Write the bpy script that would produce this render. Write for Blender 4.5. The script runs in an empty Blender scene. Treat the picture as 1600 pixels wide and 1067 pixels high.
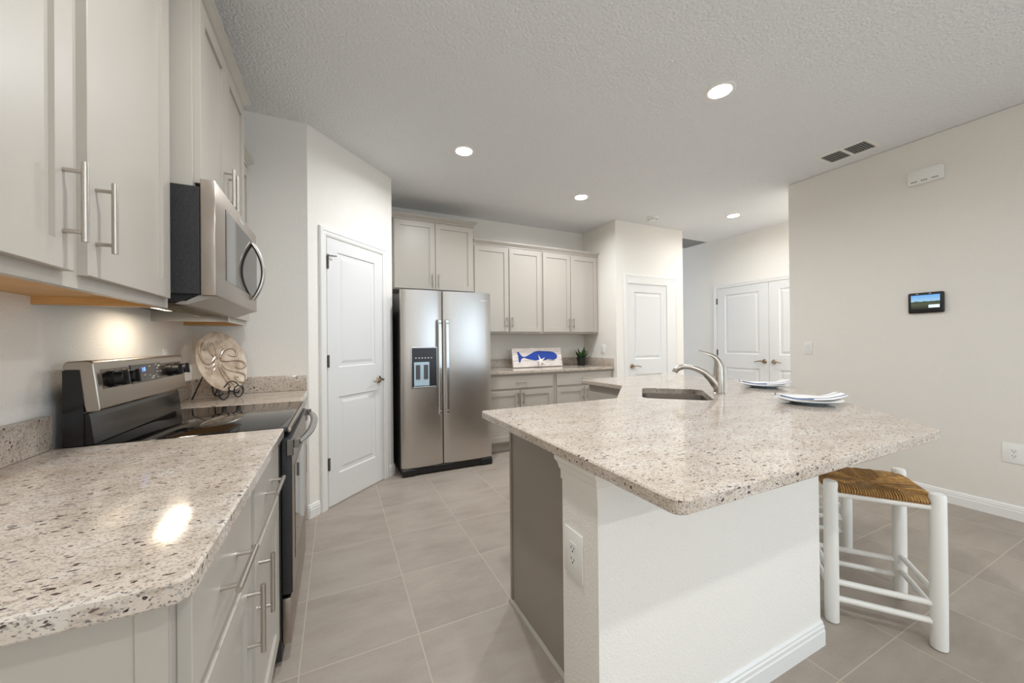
import bpy, bmesh, math, random
from mathutils import Vector, Matrix
random.seed(7)
S = bpy.context.scene
COL = S.collection
PI = math.pi

# ------------------------------------------------------------------ camera
yaw, pit, rol = math.radians(25.4707), math.radians(.2045), math.radians(-.5433)
F = Vector((math.sin(yaw)*math.cos(pit), math.cos(yaw)*math.cos(pit), math.sin(pit)))
R0 = Vector((math.cos(yaw), -math.sin(yaw), 0)); U0 = R0.cross(F)
Rr = R0*math.cos(rol)+U0*math.sin(rol); Uu = -R0*math.sin(rol)+U0*math.cos(rol)
cd = bpy.data.cameras.new('camera'); cam = bpy.data.objects.new('camera', cd); COL.objects.link(cam)
cd.sensor_fit = 'HORIZONTAL'; cd.sensor_width = 36; cd.lens = 576.84/1600*36; cd.clip_start = .02
m = Matrix.Identity(4)
for i in range(3):
    m[i][0] = Rr[i]; m[i][1] = Uu[i]; m[i][2] = -F[i]
m[0][3], m[1][3], m[2][3] = .829, 0, 1.2329
cam.matrix_world = m
S.camera = cam

# ------------------------------------------------------------------ world, daylight, exposure
w = bpy.data.worlds.new('world'); S.world = w; w.use_nodes = True
w.node_tree.nodes['Background'].inputs[0].default_value = (.62, .78, 1, 1)
w.node_tree.nodes['Background'].inputs[1].default_value = 1.0
S.view_settings.view_transform = 'Standard'; S.view_settings.look = 'None'
S.view_settings.exposure = 0.66; S.view_settings.gamma = 1
S.view_settings.use_curve_mapping = False
S.cycles.use_denoising = True
S.cycles.max_bounces = 10; S.cycles.diffuse_bounces = 6; S.cycles.glossy_bounces = 5
S.cycles.sample_clamp_indirect = 6
S.cycles.caustics_reflective = False; S.cycles.caustics_refractive = False

def area(name, loc, rot, sx, sy, power, col, spread=180, shape='RECTANGLE', parent=None):
    l = bpy.data.lights.new(name, 'AREA'); l.shape = shape; l.size = sx; l.size_y = sy
    l.energy = power; l.color = col; l.spread = math.radians(spread)
    o = bpy.data.objects.new(name, l); COL.objects.link(o); o.location = loc; o.rotation_euler = rot
    if parent: o.parent = parent
    return o
DAY = (.70, .86, 1.0)
# daylight through the sliding doors in the rear wall and an added side window for fill
area('daylight', (4.1, -4.98, 1.2), (math.radians(90), 0, 0), 1.4, 2.3, 6, (.58, .82, 1.0))
area('side_fill', (4.96, -3.1, 1.25), (math.radians(90), 0, math.radians(90)), 2.6, 2.0, 36, DAY)  # added cool fill for the left side, no window known here
CAN_POWER = 24; CAN_COL = (.935, .97, 1.0)

# ------------------------------------------------------------------ materials
def lin(c):
    return tuple(((x/255)/12.92 if x/255 <= .04045 else ((x/255+.055)/1.055)**2.4) for x in c)
class NT:
    def __init__(s, name):
        s.m = bpy.data.materials.new(name); s.m.use_nodes = True; s.t = s.m.node_tree
        s.b = s.t.nodes['Principled BSDF']
    def n(s, typ, **k):
        nd = s.t.nodes.new(typ)
        for a, v in k.items():
            if a.startswith('i_'): nd.inputs[a[2:].replace('_', ' ')].default_value = v
            elif a.startswith('in'): nd.inputs[int(a[2:])].default_value = v
            else: setattr(nd, a, v)
        return nd
    def l(s, a, b): s.t.links.new(a, b)
    def set(s, **k):
        for a, v in k.items(): s.b.inputs[a.replace('_', ' ')].default_value = v
        return s
    def math(s, op, a, b=None, c=None):
        nd = s.n('ShaderNodeMath', operation=op)
        for i, v in enumerate((a, b, c)):
            if v is None: continue
            if isinstance(v, (int, float)): nd.inputs[i].default_value = v
            else: s.l(v, nd.inputs[i])
        return nd.outputs[0]
    def coord(s, scale=(1, 1, 1), rot=(0, 0, 0), kind='Object'):
        t = s.n('ShaderNodeTexCoord'); mp = s.n('ShaderNodeMapping')
        mp.inputs['Scale'].default_value = scale; mp.inputs['Rotation'].default_value = rot
        s.l(t.outputs[kind], mp.inputs[0]); return mp.outputs[0]
    def pos(s, scale=(1, 1, 1), rot=(0, 0, 0)):
        t = s.n('ShaderNodeNewGeometry'); mp = s.n('ShaderNodeMapping')
        mp.inputs['Scale'].default_value = scale; mp.inputs['Rotation'].default_value = rot
        s.l(t.outputs['Position'], mp.inputs[0]); return mp.outputs[0]
    def noise(s, vec, scale, detail=2, rough=.5):
        nd = s.n('ShaderNodeTexNoise'); nd.inputs['Scale'].default_value = scale
        nd.inputs['Detail'].default_value = detail; nd.inputs['Roughness'].default_value = rough
        s.l(vec, nd.inputs['Vector']); return nd.outputs[0]
    def ramp(s, fac, stops):
        nd = s.n('ShaderNodeValToRGB'); e = nd.color_ramp.elements
        while len(e) < len(stops): e.new(.5)
        for i, (p, c) in enumerate(stops):
            e[i].position = p; e[i].color = (*c, 1) if len(c) == 3 else c
        s.l(fac, nd.inputs[0]); return nd.outputs[0]
    def mix(s, fac, a, b, mode='MIX'):
        nd = s.n('ShaderNodeMix', data_type='RGBA', blend_type=mode)
        for sock, v in ((nd.inputs[0], fac), (nd.inputs[6], a), (nd.inputs[7], b)):
            if isinstance(v, (int, float)): sock.default_value = v
            elif isinstance(v, tuple): sock.default_value = (*v, 1) if len(v) == 3 else v
            else: s.l(v, sock)
        return nd.outputs[2]
    def bump(s, h, strength, dist=.002):
        nd = s.n('ShaderNodeBump'); nd.inputs['Strength'].default_value = strength
        nd.inputs['Distance'].default_value = dist; s.l(h, nd.inputs['Height'])
        s.l(nd.outputs[0], s.b.inputs['Normal'])
    def base(s, c): s.l(c, s.b.inputs['Base Color'])
def plain(name, rgb, rough=.5, metal=0, **k):
    t = NT(name); t.set(Base_Color=(*lin(rgb), 1), Roughness=rough, Metallic=metal)
    for a, v in k.items(): t.b.inputs[a.replace('_', ' ')].default_value = v
    return t.m
def emit(name, rgb, strength):
    t = NT(name); t.set(Base_Color=(*lin(rgb), 1), Emission_Color=(*lin(rgb), 1), Emission_Strength=strength); return t.m
def textured(name, rgb, rough, scale, strength, dist):
    t = NT(name); t.set(Base_Color=(*lin(rgb), 1), Roughness=rough)
    p = t.pos(); a = t.noise(p, scale, 3, .55); t.bump(a, strength, dist); return t.m
WALL = textured('wall_paint', (240, 236, 229), .75, 130, .55, .004)
CEIL = textured('ceiling_texture', (238, 239, 240), .9, 62, 1.0, .012)
TRIM = plain('white_trim', (233, 232, 229), .35)
DOORW = plain('white_door', (226, 226, 225), .4)
CAB = plain('greige_cabinet', (182, 175, 165), .36)
PANEL = plain('greige_panel', (160, 152, 142), .42)
NICKEL = plain('brushed_nickel', (196, 190, 182), .28, 1)
BLACKP = plain('black_plastic', (22, 22, 23), .38)
BLACKG = plain('black_glass', (10, 10, 11), .04, 0, Specular_IOR_Level=.8)
DARKG = plain('dark_grey', (58, 56, 54), .45)
IRON = plain('black_iron', (22, 20, 19), .5)
CHROME = plain('chrome', (205, 205, 205), .12, 1)
WHITEP = plain('white_plastic', (240, 239, 235), .35)
SLOT = plain('dark_slot', (35, 33, 32), .7)
WHITEL = plain('white_painted_wood', (236, 235, 230), .4)
def speck_black():
    t = NT('textured_black_enamel'); t.set(Roughness=.55)
    p = t.coord(); a = t.noise(p, 700, 1); t.base(t.ramp(a, [(.35, lin((14, 14, 15))), (.7, lin((60, 59, 60)))])); t.bump(a, .3, .001); return t.m
ENAMEL = speck_black()
def wood():
    t = NT('maple_veneer'); p = t.coord((30, 3, 30)); a = t.noise(p, 3, 3)
    t.base(t.ramp(a, [(.3, lin((205, 158, 98))), (.7, lin((222, 178, 118)))])); t.set(Roughness=.5); return t.m
MAPLE = wood()
def steel(name, axis, rgb=(205, 200, 195), rough=.29):
    t = NT(name); t.set(Metallic=1, Roughness=rough, Base_Color=(*lin(rgb), 1))
    sc = [4, 4, 4]
    for a in range(3):
        if a != axis: sc[a] = 900 if a == 2 or axis == 2 else 4
    p = t.coord(tuple(sc)); a = t.noise(p, 1, 2)
    t.bump(a, .02, .0006)
    r = t.math('MULTIPLY_ADD', a, .06, rough-.03); t.l(r, t.b.inputs['Roughness'])
    t.set(Anisotropic=.6)
    return t.m
STEEL = steel('stainless_steel', 0)
STEELY = steel('stainless_steel_side', 1, (176, 166, 156))
def granite():
    t = NT('speckled_granite')
    p = t.pos((1, 1.9, 1.6), (0, 0, math.radians(-24)))
    cloud = t.noise(p, 7, 4, .6)
    base = t.ramp(cloud, [(.3, lin((190, 176, 160))), (.5, lin((204, 191, 177))), (.72, lin((212, 203, 192)))])
    med = t.noise(p, 48, 3, .6)
    c = t.mix(t.ramp(med, [(.54, (0, 0, 0)), (.68, (.75, .75, .75))]), base, lin((164, 146, 130)))
    grey = t.noise(p, 90, 2, .6)
    c = t.mix(t.ramp(grey, [(.56, (0, 0, 0)), (.66, (.75, .75, .75))]), c, lin((150, 143, 138)))
    v = t.n('ShaderNodeTexVoronoi'); v.inputs['Scale'].default_value = 62; v.inputs['Randomness'].default_value = 1
    warp = t.n('ShaderNodeVectorMath', operation='ADD'); wn = t.n('ShaderNodeTexNoise'); wn.inputs['Scale'].default_value = 70
    sc = t.n('ShaderNodeVectorMath', operation='SCALE'); sc.inputs['Scale'].default_value = .02
    t.l(p, wn.inputs['Vector']); t.l(wn.outputs['Color'], sc.inputs[0]); t.l(p, warp.inputs[0]); t.l(sc.outputs[0], warp.inputs[1])
    t.l(warp.outputs[0], v.inputs['Vector'])
    sep = t.n('ShaderNodeSeparateColor'); t.l(v.outputs['Color'], sep.inputs[0])
    sz = t.math('MULTIPLY_ADD', sep.outputs[1], .34, .06)
    cl = t.noise(p, 9, 2)
    pick = t.math('GREATER_THAN', t.math('ADD', sep.outputs[0], t.math('MULTIPLY', cl, .5)), .86)
    spot = t.math('MULTIPLY', t.math('LESS_THAN', v.outputs['Distance'], sz), pick)
    dark = t.ramp(sep.outputs[2], [(0, lin((52, 44, 46))), (.55, lin((84, 72, 68))), (1, lin((122, 98, 92)))])
    c = t.mix(spot, c, dark)
    f = t.noise(p, 210, 2, .5)
    c = t.mix(t.ramp(f, [(.575, (0, 0, 0)), (.66, (.9, .9, .9))]), c, lin((92, 84, 82)))
    t.base(c); t.set(Roughness=.11, Specular_IOR_Level=.5)
    return t.m
GRANITE = granite()
def tile():
    t = NT('porcelain_floor_tile')
    T = .4445
    g = t.n('ShaderNodeNewGeometry'); sp = t.n('ShaderNodeSeparateXYZ'); t.l(g.outputs['Position'], sp.inputs[0])
    ux = t.math('DIVIDE', t.math('SUBTRACT', sp.outputs[0], .6955), .4425)
    uy = t.math('DIVIDE', t.math('SUBTRACT', sp.outputs[1], .7042), .4451)
    ds = []
    for u in (ux, uy):
        fr = t.math('FRACT', u); ds.append(t.math('MINIMUM', fr, t.math('SUBTRACT', 1, fr)))
    d = t.math('MINIMUM', ds[0], ds[1])
    gr = t.math('LESS_THAN', d, .0055)
    cmb = t.n('ShaderNodeCombineXYZ'); t.l(t.math('FLOOR', ux), cmb.inputs[0]); t.l(t.math('FLOOR', uy), cmb.inputs[1])
    wn = t.n('ShaderNodeTexWhiteNoise', noise_dimensions='2D'); t.l(cmb.outputs[0], wn.inputs['Vector'])
    off = t.n('ShaderNodeVectorMath', operation='MULTIPLY_ADD'); off.inputs[1].default_value = (9, 9, 9)
    t.l(wn.outputs['Color'], off.inputs[0]); t.l(g.outputs['Position'], off.inputs[2])
    mp = t.n('ShaderNodeMapping'); mp.inputs['Scale'].default_value = (1.2, 3.2, 1); t.l(off.outputs[0], mp.inputs[0])
    cl = t.noise(mp.outputs[0], 2.2, 5, .62)
    fine = t.noise(mp.outputs[0], 160, 2)
    c = t.ramp(cl, [(.3, lin((150, 138, 126))), (.5, lin((163, 151, 139))), (.72, lin((172, 161, 149)))])
    c = t.mix(.12, c, t.ramp(fine, [(.3, lin((120, 108, 98))), (.7, lin((200, 190, 180)))]))
    c = t.mix(gr, c, lin((186, 173, 158)))
    t.base(c); t.set(Roughness=.42)
    h = t.math('MULTIPLY', t.math('MINIMUM', d, .008), 100)
    t.bump(h, .5, .0015)
    return t.m
TILE = tile()
def rush():
    t = NT('woven_rush'); tc = t.n('ShaderNodeTexCoord'); sp = t.n('ShaderNodeSeparateXYZ'); t.l(tc.outputs['Object'], sp.inputs[0])
    ax = t.math('ABSOLUTE', sp.outputs[0]); ay = t.math('ABSOLUTE', sp.outputs[1])
    k = t.math('GREATER_THAN', ax, ay)
    st = t.math('ADD', t.math('MULTIPLY', k, sp.outputs[1]), t.math('MULTIPLY', t.math('SUBTRACT', 1, k), sp.outputs[0]))
    p = t.coord(); wob = t.noise(p, 18, 2)
    wv = t.math('SINE', t.math('MULTIPLY_ADD', st, 714, t.math('MULTIPLY', wob, 3)))
    n2 = t.noise(p, 60, 3)
    cmb = t.n('ShaderNodeCombineXYZ'); t.l(st, cmb.inputs[0]); n3 = t.noise(cmb.outputs[0], 260, 2)
    mixv = t.math('ADD', t.math('MULTIPLY', n2, .45), t.math('MULTIPLY', n3, .55))
    c = t.ramp(mixv, [(.3, lin((156, 104, 50))), (.5, lin((214, 160, 90))), (.7, lin((244, 204, 132)))])
    c = t.mix(t.math('MULTIPLY', t.math('LESS_THAN', wv, -.55), .6), c, lin((72, 44, 20)))
    t.base(c); t.set(Roughness=.6); t.bump(wv, 1.0, .004); return t.m
RUSH = rush()
def pearl():
    t = NT('glazed_taupe_ceramic'); p = t.coord(); a = t.noise(p, 16, 4)
    t.base(t.ramp(a, [(.3, lin((160, 138, 116))), (.5, lin((190, 172, 152))), (.7, lin((212, 198, 180)))])); t.set(Roughness=.18); return t.m
PEARL = pearl()
RELIEF_SHADE = plain('painted_relief_shade', (104, 84, 66), .3)  # shadow tone painted beside the platter relief
def whitewash():
    t = NT('whitewashed_board'); p = t.coord((3, 1, 40)); a = t.noise(p, 3, 3)
    t.base(t.ramp(a, [(.3, lin((206, 192, 182))), (.6, lin((236, 228, 222)))])); t.set(Roughness=.6); return t.m
WASH = whitewash()
BLUE = plain('cobalt_paint', (26, 66, 160), .5)
BRASS = plain('satin_nickel_lever', (176, 160, 140), .25, 1)

# ------------------------------------------------------------------ mesh building
def rot2(v): return Vector((v[0], v[1], v[2]))
class MB:
    def __init__(s): s.bm = bmesh.new()
    def box(s, a, b, bev=0, seg=1):
        x0, y0, z0 = (min(a[i], b[i]) for i in range(3)); x1, y1, z1 = (max(a[i], b[i]) for i in range(3))
        r = bmesh.ops.create_cube(s.bm, size=1)
        vs = r['verts']
        for v in vs:
            v.co = Vector((x0+(v.co.x+.5)*(x1-x0), y0+(v.co.y+.5)*(y1-y0), z0+(v.co.z+.5)*(z1-z0)))
        if bev:
            bmesh.ops.bevel(s.bm, geom=list({e for v in vs for e in v.link_edges}), offset=bev, segments=seg, affect='EDGES', profile=.5)
        return s
    def obox(s, o, ux, uy, uz, bev=0, seg=1):
        o, ux, uy, uz = map(Vector, (o, ux, uy, uz))
        r = bmesh.ops.create_cube(s.bm, size=1); vs = r['verts']
        for v in vs: v.co = o+ux*(v.co.x+.5)+uy*(v.co.y+.5)+uz*(v.co.z+.5)
        if bev: bmesh.ops.bevel(s.bm, geom=list({e for v in vs for e in v.link_edges}), offset=bev, segments=seg, affect='EDGES', profile=.5)
        return s
    def rings(s, rings, cap0=True, cap1=True, close=True):
        R = [[s.bm.verts.new(p) for p in ring] for ring in rings]
        n = len(R[0])
        for a, b in zip(R, R[1:]):
            for i in range(n if close else n-1):
                j = (i+1) % n
                if len({a[i], a[j], b[i], b[j]}) == 4: s.bm.faces.new((a[i], a[j], b[j], b[i]))
        if cap0: s.bm.faces.new(R[0][::-1])
        if cap1: s.bm.faces.new(R[-1])
        return R
    def tube(s, pts, r, n=10, cap=True, closed=False):
        pts = [Vector(p) for p in pts]; N = len(pts)
        rs = r if isinstance(r, (list, tuple)) else [r]*N
        tang = []
        for i in range(N):
            a = pts[i-1] if (i or closed) else pts[0]; b = pts[(i+1) % N] if (i < N-1 or closed) else pts[-1]
            tang.append((b-a).normalized())
        up = Vector((0, 0, 1)) if abs(tang[0].z) < .9 else Vector((1, 0, 0))
        u = tang[0].cross(up).normalized(); rings = []
        for i in range(N):
            u = (u-tang[i]*u.dot(tang[i]))
            u = u.normalized() if u.length > 1e-6 else tang[i].orthogonal().normalized()
            v = tang[i].cross(u)
            rr = rs[i] if isinstance(rs[i], (tuple, list)) else (rs[i], rs[i])
            rings.append([pts[i]+u*rr[0]*math.cos(2*PI*k/n)+v*rr[1]*math.sin(2*PI*k/n) for k in range(n)])
        if closed: rings.append(rings[0]); s.rings(rings, False, False)
        else: s.rings(rings, cap, cap)
        return s
    def cyl(s, a, b, r, n=16, r2=None):
        return s.tube([a, b], [r, r if r2 is None else r2], n)
    def lathe(s, prof, c=(0, 0, 0), n=32, ax='z', cap0=True, cap1=True):
        c = Vector(c); rings = []
        for r, h in prof:
            ring = []
            for k in range(n):
                a = 2*PI*k/n; p, q = r*math.cos(a), r*math.sin(a)
                ring.append(c+Vector({'z': (p, q, h), 'x': (h, p, q), 'y': (q, h, p)}[ax]))
            rings.append(ring)
        s.rings(rings, cap0, cap1); return s
    def prism(s, poly, z0, z1, bev=0):
        n0 = len(s.bm.verts)
        s.rings([[(x, y, z0) for x, y in poly], [(x, y, z1) for x, y in poly]]); return s
    def build(s, name, mat, parent=None, world=None, smooth=True, kind=None):
        """world: matrix of the thing, when the vertices were written in world space"""
        bm = s.bm
        if world is not None: bm.transform(world.inverted())
        bmesh.ops.recalc_face_normals(bm, faces=bm.faces)
        if smooth:
            for f in bm.faces: f.smooth = True
            for e in bm.edges:
                if len(e.link_faces) == 2 and e.calc_face_angle(0) > .6: e.smooth = False
        me = bpy.data.meshes.new(name); bm.to_mesh(me); bm.free()
        for mm in (mat if isinstance(mat, list) else [mat]): me.materials.append(mm)
        o = bpy.data.objects.new(name, me); COL.objects.link(o)
        if parent is not None: o.parent = parent
        if kind: o['kind'] = kind
        return o
MW = {}
def thing(name, label, cat, loc=(0, 0, 0), rz=0, group=None):
    o = bpy.data.objects.new(name, None); COL.objects.link(o); o.empty_display_size = .1
    o.location = loc; o.rotation_euler = (0, 0, rz)
    o['label'] = label; o['category'] = cat
    if group: o['group'] = group
    MW[o.name] = Matrix.Translation(Vector(loc)) @ Matrix.Rotation(rz, 4, 'Z')
    return o
def W(o): return MW[o.name]
def dup(root, loc, rz, label, group=None):
    r = root.copy(); COL.objects.link(r); r.location = loc; r.rotation_euler = (0, 0, rz); r['label'] = label
    if group: r['group'] = group
    MW[r.name] = Matrix.Translation(Vector(loc)) @ Matrix.Rotation(rz, 4, 'Z')
    for ch in list(root.children):
        c = ch.copy(); COL.objects.link(c); c.parent = r
        for g in list(ch.children):
            d = g.copy(); COL.objects.link(d); d.parent = c
    return r
def tag(o, label, cat, group=None):
    o['label'] = label; o['category'] = cat
    if group: o['group'] = group
    return o
def struct(o): o['kind'] = 'structure'; return o
def text(name, body, size, mat, parent, mtx, extrude=.0004):
    c = bpy.data.curves.new(name, 'FONT'); c.body = body; c.size = size; c.extrude = extrude; c.align_x = 'CENTER'; c.align_y = 'CENTER'
    t = bpy.data.objects.new(name+'_curve', c); COL.objects.link(t)
    dg = bpy.context.evaluated_depsgraph_get(); me = bpy.data.meshes.new_from_object(t.evaluated_get(dg))
    bpy.data.objects.remove(t); me.transform(mtx); me.materials.clear(); me.materials.append(mat)
    o = bpy.data.objects.new(name, me); COL.objects.link(o); o.parent = parent; return o
def arc(c, r, a0, a1, n=8):
    return [(c[0]+r*math.cos(a0+(a1-a0)*i/n), c[1]+r*math.sin(a0+(a1-a0)*i/n)) for i in range(n+1)]
def roundpoly(poly, rad, n=6):
    """poly CCW list of (x,y); rad radius per corner"""
    out = []; N = len(poly)
    for i in range(N):
        p = Vector(poly[i]); a = Vector(poly[i-1]); b = Vector(poly[(i+1) % N]); r = rad[i] if isinstance(rad, (list, tuple)) else rad
        if r <= 0: out.append(tuple(p)); continue
        d0 = (a-p).normalized(); d1 = (b-p).normalized(); ang = d0.angle(d1); t = r/math.tan(ang/2)
        c = p+(d0+d1).normalized()*(r/math.sin(ang/2)); s0 = p+d0*t; s1 = p+d1*t
        a0 = math.atan2(s0.y-c.y, s0.x-c.x); a1 = math.atan2(s1.y-c.y, s1.x-c.x); da = (a1-a0+PI) % (2*PI)-PI
        for k in range(n+1): out.append((c.x+r*math.cos(a0+da*k/n), c.y+r*math.sin(a0+da*k/n)))
    return out
def offset(poly, d):
    out = []; N = len(poly)
    for i in range(N):
        p = Vector(poly[i]); a = (p-Vector(poly[i-1])).normalized(); b = (Vector(poly[(i+1) % N])-p).normalized()
        na = Vector((a.y, -a.x)); nb = Vector((b.y, -b.x)); nn = na+nb
        if nn.length < 1e-6: nn = na
        nn.normalize(); out.append(tuple(p-nn*d/max(.3, nn.dot(na))))
    return out
def slab(mb, poly, z0, z1, e=.004, hole=None):
    """countertop slab with eased edges, poly CCW, optional hole (CW or CCW)"""
    bm = mb.bm
    def loop(pl, z): return [bm.verts.new((x, y, z)) for x, y in pl]
    ins = offset(poly, e)
    L = [loop(ins, z0), loop(poly, z0+e), loop(poly, z1-e), loop(ins, z1)]
    def conn(a, b):
        n = len(a)
        for i in range(n): bm.faces.new((a[i], a[(i+1) % n], b[(i+1) % n], b[i]))
    for a, b in zip(L, L[1:]): conn(a, b)
    H = None
    if hole:
        H = [loop(hole, z0), loop(hole, z1)]; conn(H[0], H[1])
    for k in (0, 3):
        es = [bm.edges.get((L[k][i], L[k][(i+1) % len(L[k])])) for i in range(len(L[k]))]
        if H:
            h = H[0 if k == 0 else 1]; es += [bm.edges.get((h[i], h[(i+1) % len(h)])) for i in range(len(h))]
        bmesh.ops.triangle_fill(bm, use_beauty=True, use_dissolve=False, edges=es)
# ------------------------------------------------------------------ room shell
ZC = 2.8063
XR, YR = 4.984, 2.172      # right wall plane, its far corner
XH = 6.281                 # hall wall
XC, YC = 4.085, 3.708      # return wall, wall with the single door
YB = 4.40                  # back wall
A = (.651, 2.993); B = (1.313, 3.655)
XL0, YBACK = 0.0, -5.0
struct(MB().box((-.15, YBACK-.2, -.1), (XH+.15, 5.4, 0)).build('floor', TILE))
struct(MB().box((-.15, YBACK-.2, ZC), (XH+.15, 5.4, ZC+.1)).build('ceiling', CEIL))
struct(MB().box((-.15, YBACK-.2, 0), (0, A[1]+.2, ZC)).build('wall_left', WALL))
struct(MB().prism([(0, A[1]), A, B, (B[0], YB+.15), (0, YB+.15)], 0, ZC).build('wall_pantry', WALL))
struct(MB().box((B[0], YB, 0), (XC, YB+.15, ZC)).build('wall_back', WALL))
struct(MB().box((XC, YC, 0), (5.308, YB+.15, ZC)).build('wall_return', WALL))
struct(MB().box((5.308, 5.2, 0), (XH, 5.35, ZC)).build('wall_hall_end', WALL))
struct(MB().box((XH, YR-1.2, 0), (XH+.15, 5.35, ZC)).build('wall_hall', WALL))
mb = MB(); mb.box((XR, -1.75, 0), (XR+.14, YR, ZC), .012, 2).box((XR, YBACK-.2, 0), (XR+.14, -4.45, ZC)).box((XR, -4.45, 0), (XR+.14, -1.75, .22)).box((XR, -4.45, 2.28), (XR+.14, -1.75, ZC)); struct(mb.build('wall_right', WALL))
mb = MB(); mb.box((XR+.03, -4.45, .22), (XR+.08, -4.39, 2.28)).box((XR+.03, -1.81, .22), (XR+.08, -1.75, 2.28)).box((XR+.03, -3.13, .22), (XR+.08, -3.07, 2.28)).box((XR+.03, -4.39, .22), (XR+.08, -1.81, .28)).box((XR+.03, -4.39, 2.22), (XR+.08, -1.81, 2.28)); struct(mb.build('added_window', WHITEP))  # unseen window added as the opening for the side fill lamp
struct(MB().box((XR+.14, YR-1.3, 0), (XH, YR-1.2, ZC)).build('wall_hall_near', WALL))
rw = MB(); rw.box((0, YBACK-.15, 0), (3.38, YBACK, ZC)).box((4.85, YBACK-.15, 0), (XR, YBACK, ZC)).box((3.38, YBACK-.15, 2.4), (4.85, YBACK, ZC))
struct(rw.build('wall_rear', WALL))
struct(MB().box((0, YBACK, 0), (.60, -.40, ZC)).build('wall_left_blocker', WALL))  # unseen wall added to keep rear light off the left end panel
sd = thing('sliding_door', 'white framed glass sliding doors in the rear wall behind the camera', 'door', (3.3, YBACK-.08, 0))
for x0 in (3.39, 4.115):
    fr = MB(); fr.box((x0, YBACK-.10, 0), (x0+.06, YBACK-.06, 2.39)).box((x0+.665, YBACK-.10, 0), (x0+.725, YBACK-.06, 2.39)).box((x0+.06, YBACK-.10, 0), (x0+.665, YBACK-.06, .07)).box((x0+.06, YBACK-.10, 2.32), (x0+.665, YBACK-.06, 2.39))
    fo = fr.build('door_frame', WHITEP, sd, W(sd))
sd['kind'] = 'structure'; sd.name = 'window_1'; del sd['label']; del sd['category']

BBP = [(0, 0), (.0145, 0), (.0145, .058), (.012, .063), (.012, .076), (.0085, .080), (.0085, .088), (.003, .097), (0, .097)]
def baseboard(name, pts):
    """pts: run along the wall faces, room on the right-hand side walking along pts"""
    pts = [Vector(p) for p in pts]; rings = []
    for i, p in enumerate(pts):
        ns = []
        if i: d = (p-pts[i-1]).normalized(); ns.append(Vector((d.y, -d.x)))
        if i < len(pts)-1: d = (pts[i+1]-p).normalized(); ns.append(Vector((d.y, -d.x)))
        nn = sum(ns, Vector((0, 0))).normalized(); k = 1/max(.3, nn.dot(ns[0]))
        rings.append([(p.x+nn.x*o*k, p.y+nn.y*o*k, z) for o, z in BBP])
    mb = MB(); mb.rings(rings); return struct(mb.build(name, TRIM, smooth=False))
dv = Vector((B[0]-A[0], B[1]-A[1])).normalized(); LD = (Vector(B)-Vector(A)).length
nv = Vector((dv.y, -dv.x))         # out of the pantry wall, into the room
baseboard('baseboard_right', [(XR, YR), (XR, YBACK)])
baseboard('baseboard_pantry', [(.64, A[1]), A, tuple(Vector(A)+dv*.082)])
baseboard('baseboard_alcove', [tuple(Vector(B)-dv*.075), B, (B[0], 4.3)])
baseboard('baseboard_return', [(XC, YC), (4.213, YC)])
baseboard('baseboard_hall', [(XH, 5.2), (XH, 3.96)])

# ------------------------------------------------------------------ interior doors (local frame: x across, front towards -y)
def door_slab(mb, w, h, panels, y0=0, th=.035, s=.11):
    """two-panel moulded door, front face at y0, panels = [(z0,z1),..]"""
    bm = mb.bm
    def V(x, y, z): return bm.verts.new((x, y, z))
    xs = [0, s, w-s, w]; zs = [0]
    for a, b in panels: zs += [a, b]
    zs.append(h)
    grid = [[V(x, y0, z) for x in xs] for z in zs]
    for i in range(len(zs)-1):
        for j in range(3):
            q = [grid[i][j], grid[i][j+1], grid[i+1][j+1], grid[i+1][j]]
            if j == 1 and i % 2 == 1:
                x0, x1, z0, z1 = xs[1], xs[2], zs[i], zs[i+1]; prev = q
                for ins, dep in ((.006, .008), (.020, .010), (.050, .003)):
                    r = [V(x0+ins, y0+dep, z0+ins), V(x1-ins, y0+dep, z0+ins), V(x1-ins, y0+dep, z1-ins), V(x0+ins, y0+dep, z1-ins)]
                    for k in range(4): bm.faces.new((prev[k], prev[(k+1) % 4], r[(k+1) % 4], r[k]))
                    prev = r
                bm.faces.new(prev)
            else: bm.faces.new(q)
    bk = [V(0, y0+th, 0), V(w, y0+th, 0), V(w, y0+th, h), V(0, y0+th, h)]
    bm.faces.new(bk[::-1])
    n = len(zs)
    bm.faces.new([grid[0][j] for j in range(4)][::-1]+[bk[0], bk[1]])
    bm.faces.new([grid[n-1][j] for j in range(4)]+[bk[2], bk[3]])
    bm.faces.new([grid[i][0] for i in range(n)]+[bk[3], bk[0]])
    bm.faces.new([grid[i][3] for i in range(n)][::-1]+[bk[1], bk[2]])
def lever(parent, x, z, y0, direction):
    mb = MB(); mb.lathe([(.0, -.012), (.026, -.012), (.032, -.006), (.033, 0)], (x, y0, z), 20, 'y', False)
    mb.cyl((x, y0-.01, z), (x, y0-.045, z), .010, 12)
    d = direction
    mb.tube([(x-.004*d, y0-.048, z), (x+.03*d, y0-.050, z+.006), (x+.07*d, y0-.050, z+.002), (x+.10*d, y0-.050, z-.008), (x+.118*d, y0-.048, z-.006)], [.011, .010, .0085, .0075, .006], 10)
    return mb.build('handle', BRASS, parent)
HINGE = plain('dull_steel', (112, 107, 102), .45, .7)
def hinge(parent, x, z, y0, pin=False):
    mb = MB(); mb.box((x-.012, y0-.003, z-.045), (x+.012, y0+.002, z+.045)); mb.cyl((x, y0-.006, z-.047), (x, y0-.006, z+.047), .006, 8)
    if pin: mb.tube([(x, y0-.01, z+.05), (x+.02, y0-.02, z+.052), (x+.06, y0-.03, z+.056)], .005, 8); mb.cyl((x, y0-.006, z+.045), (x, y0-.006, z+.06), .008, 8)
    return mb.build('hinge', HINGE, parent)
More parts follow.
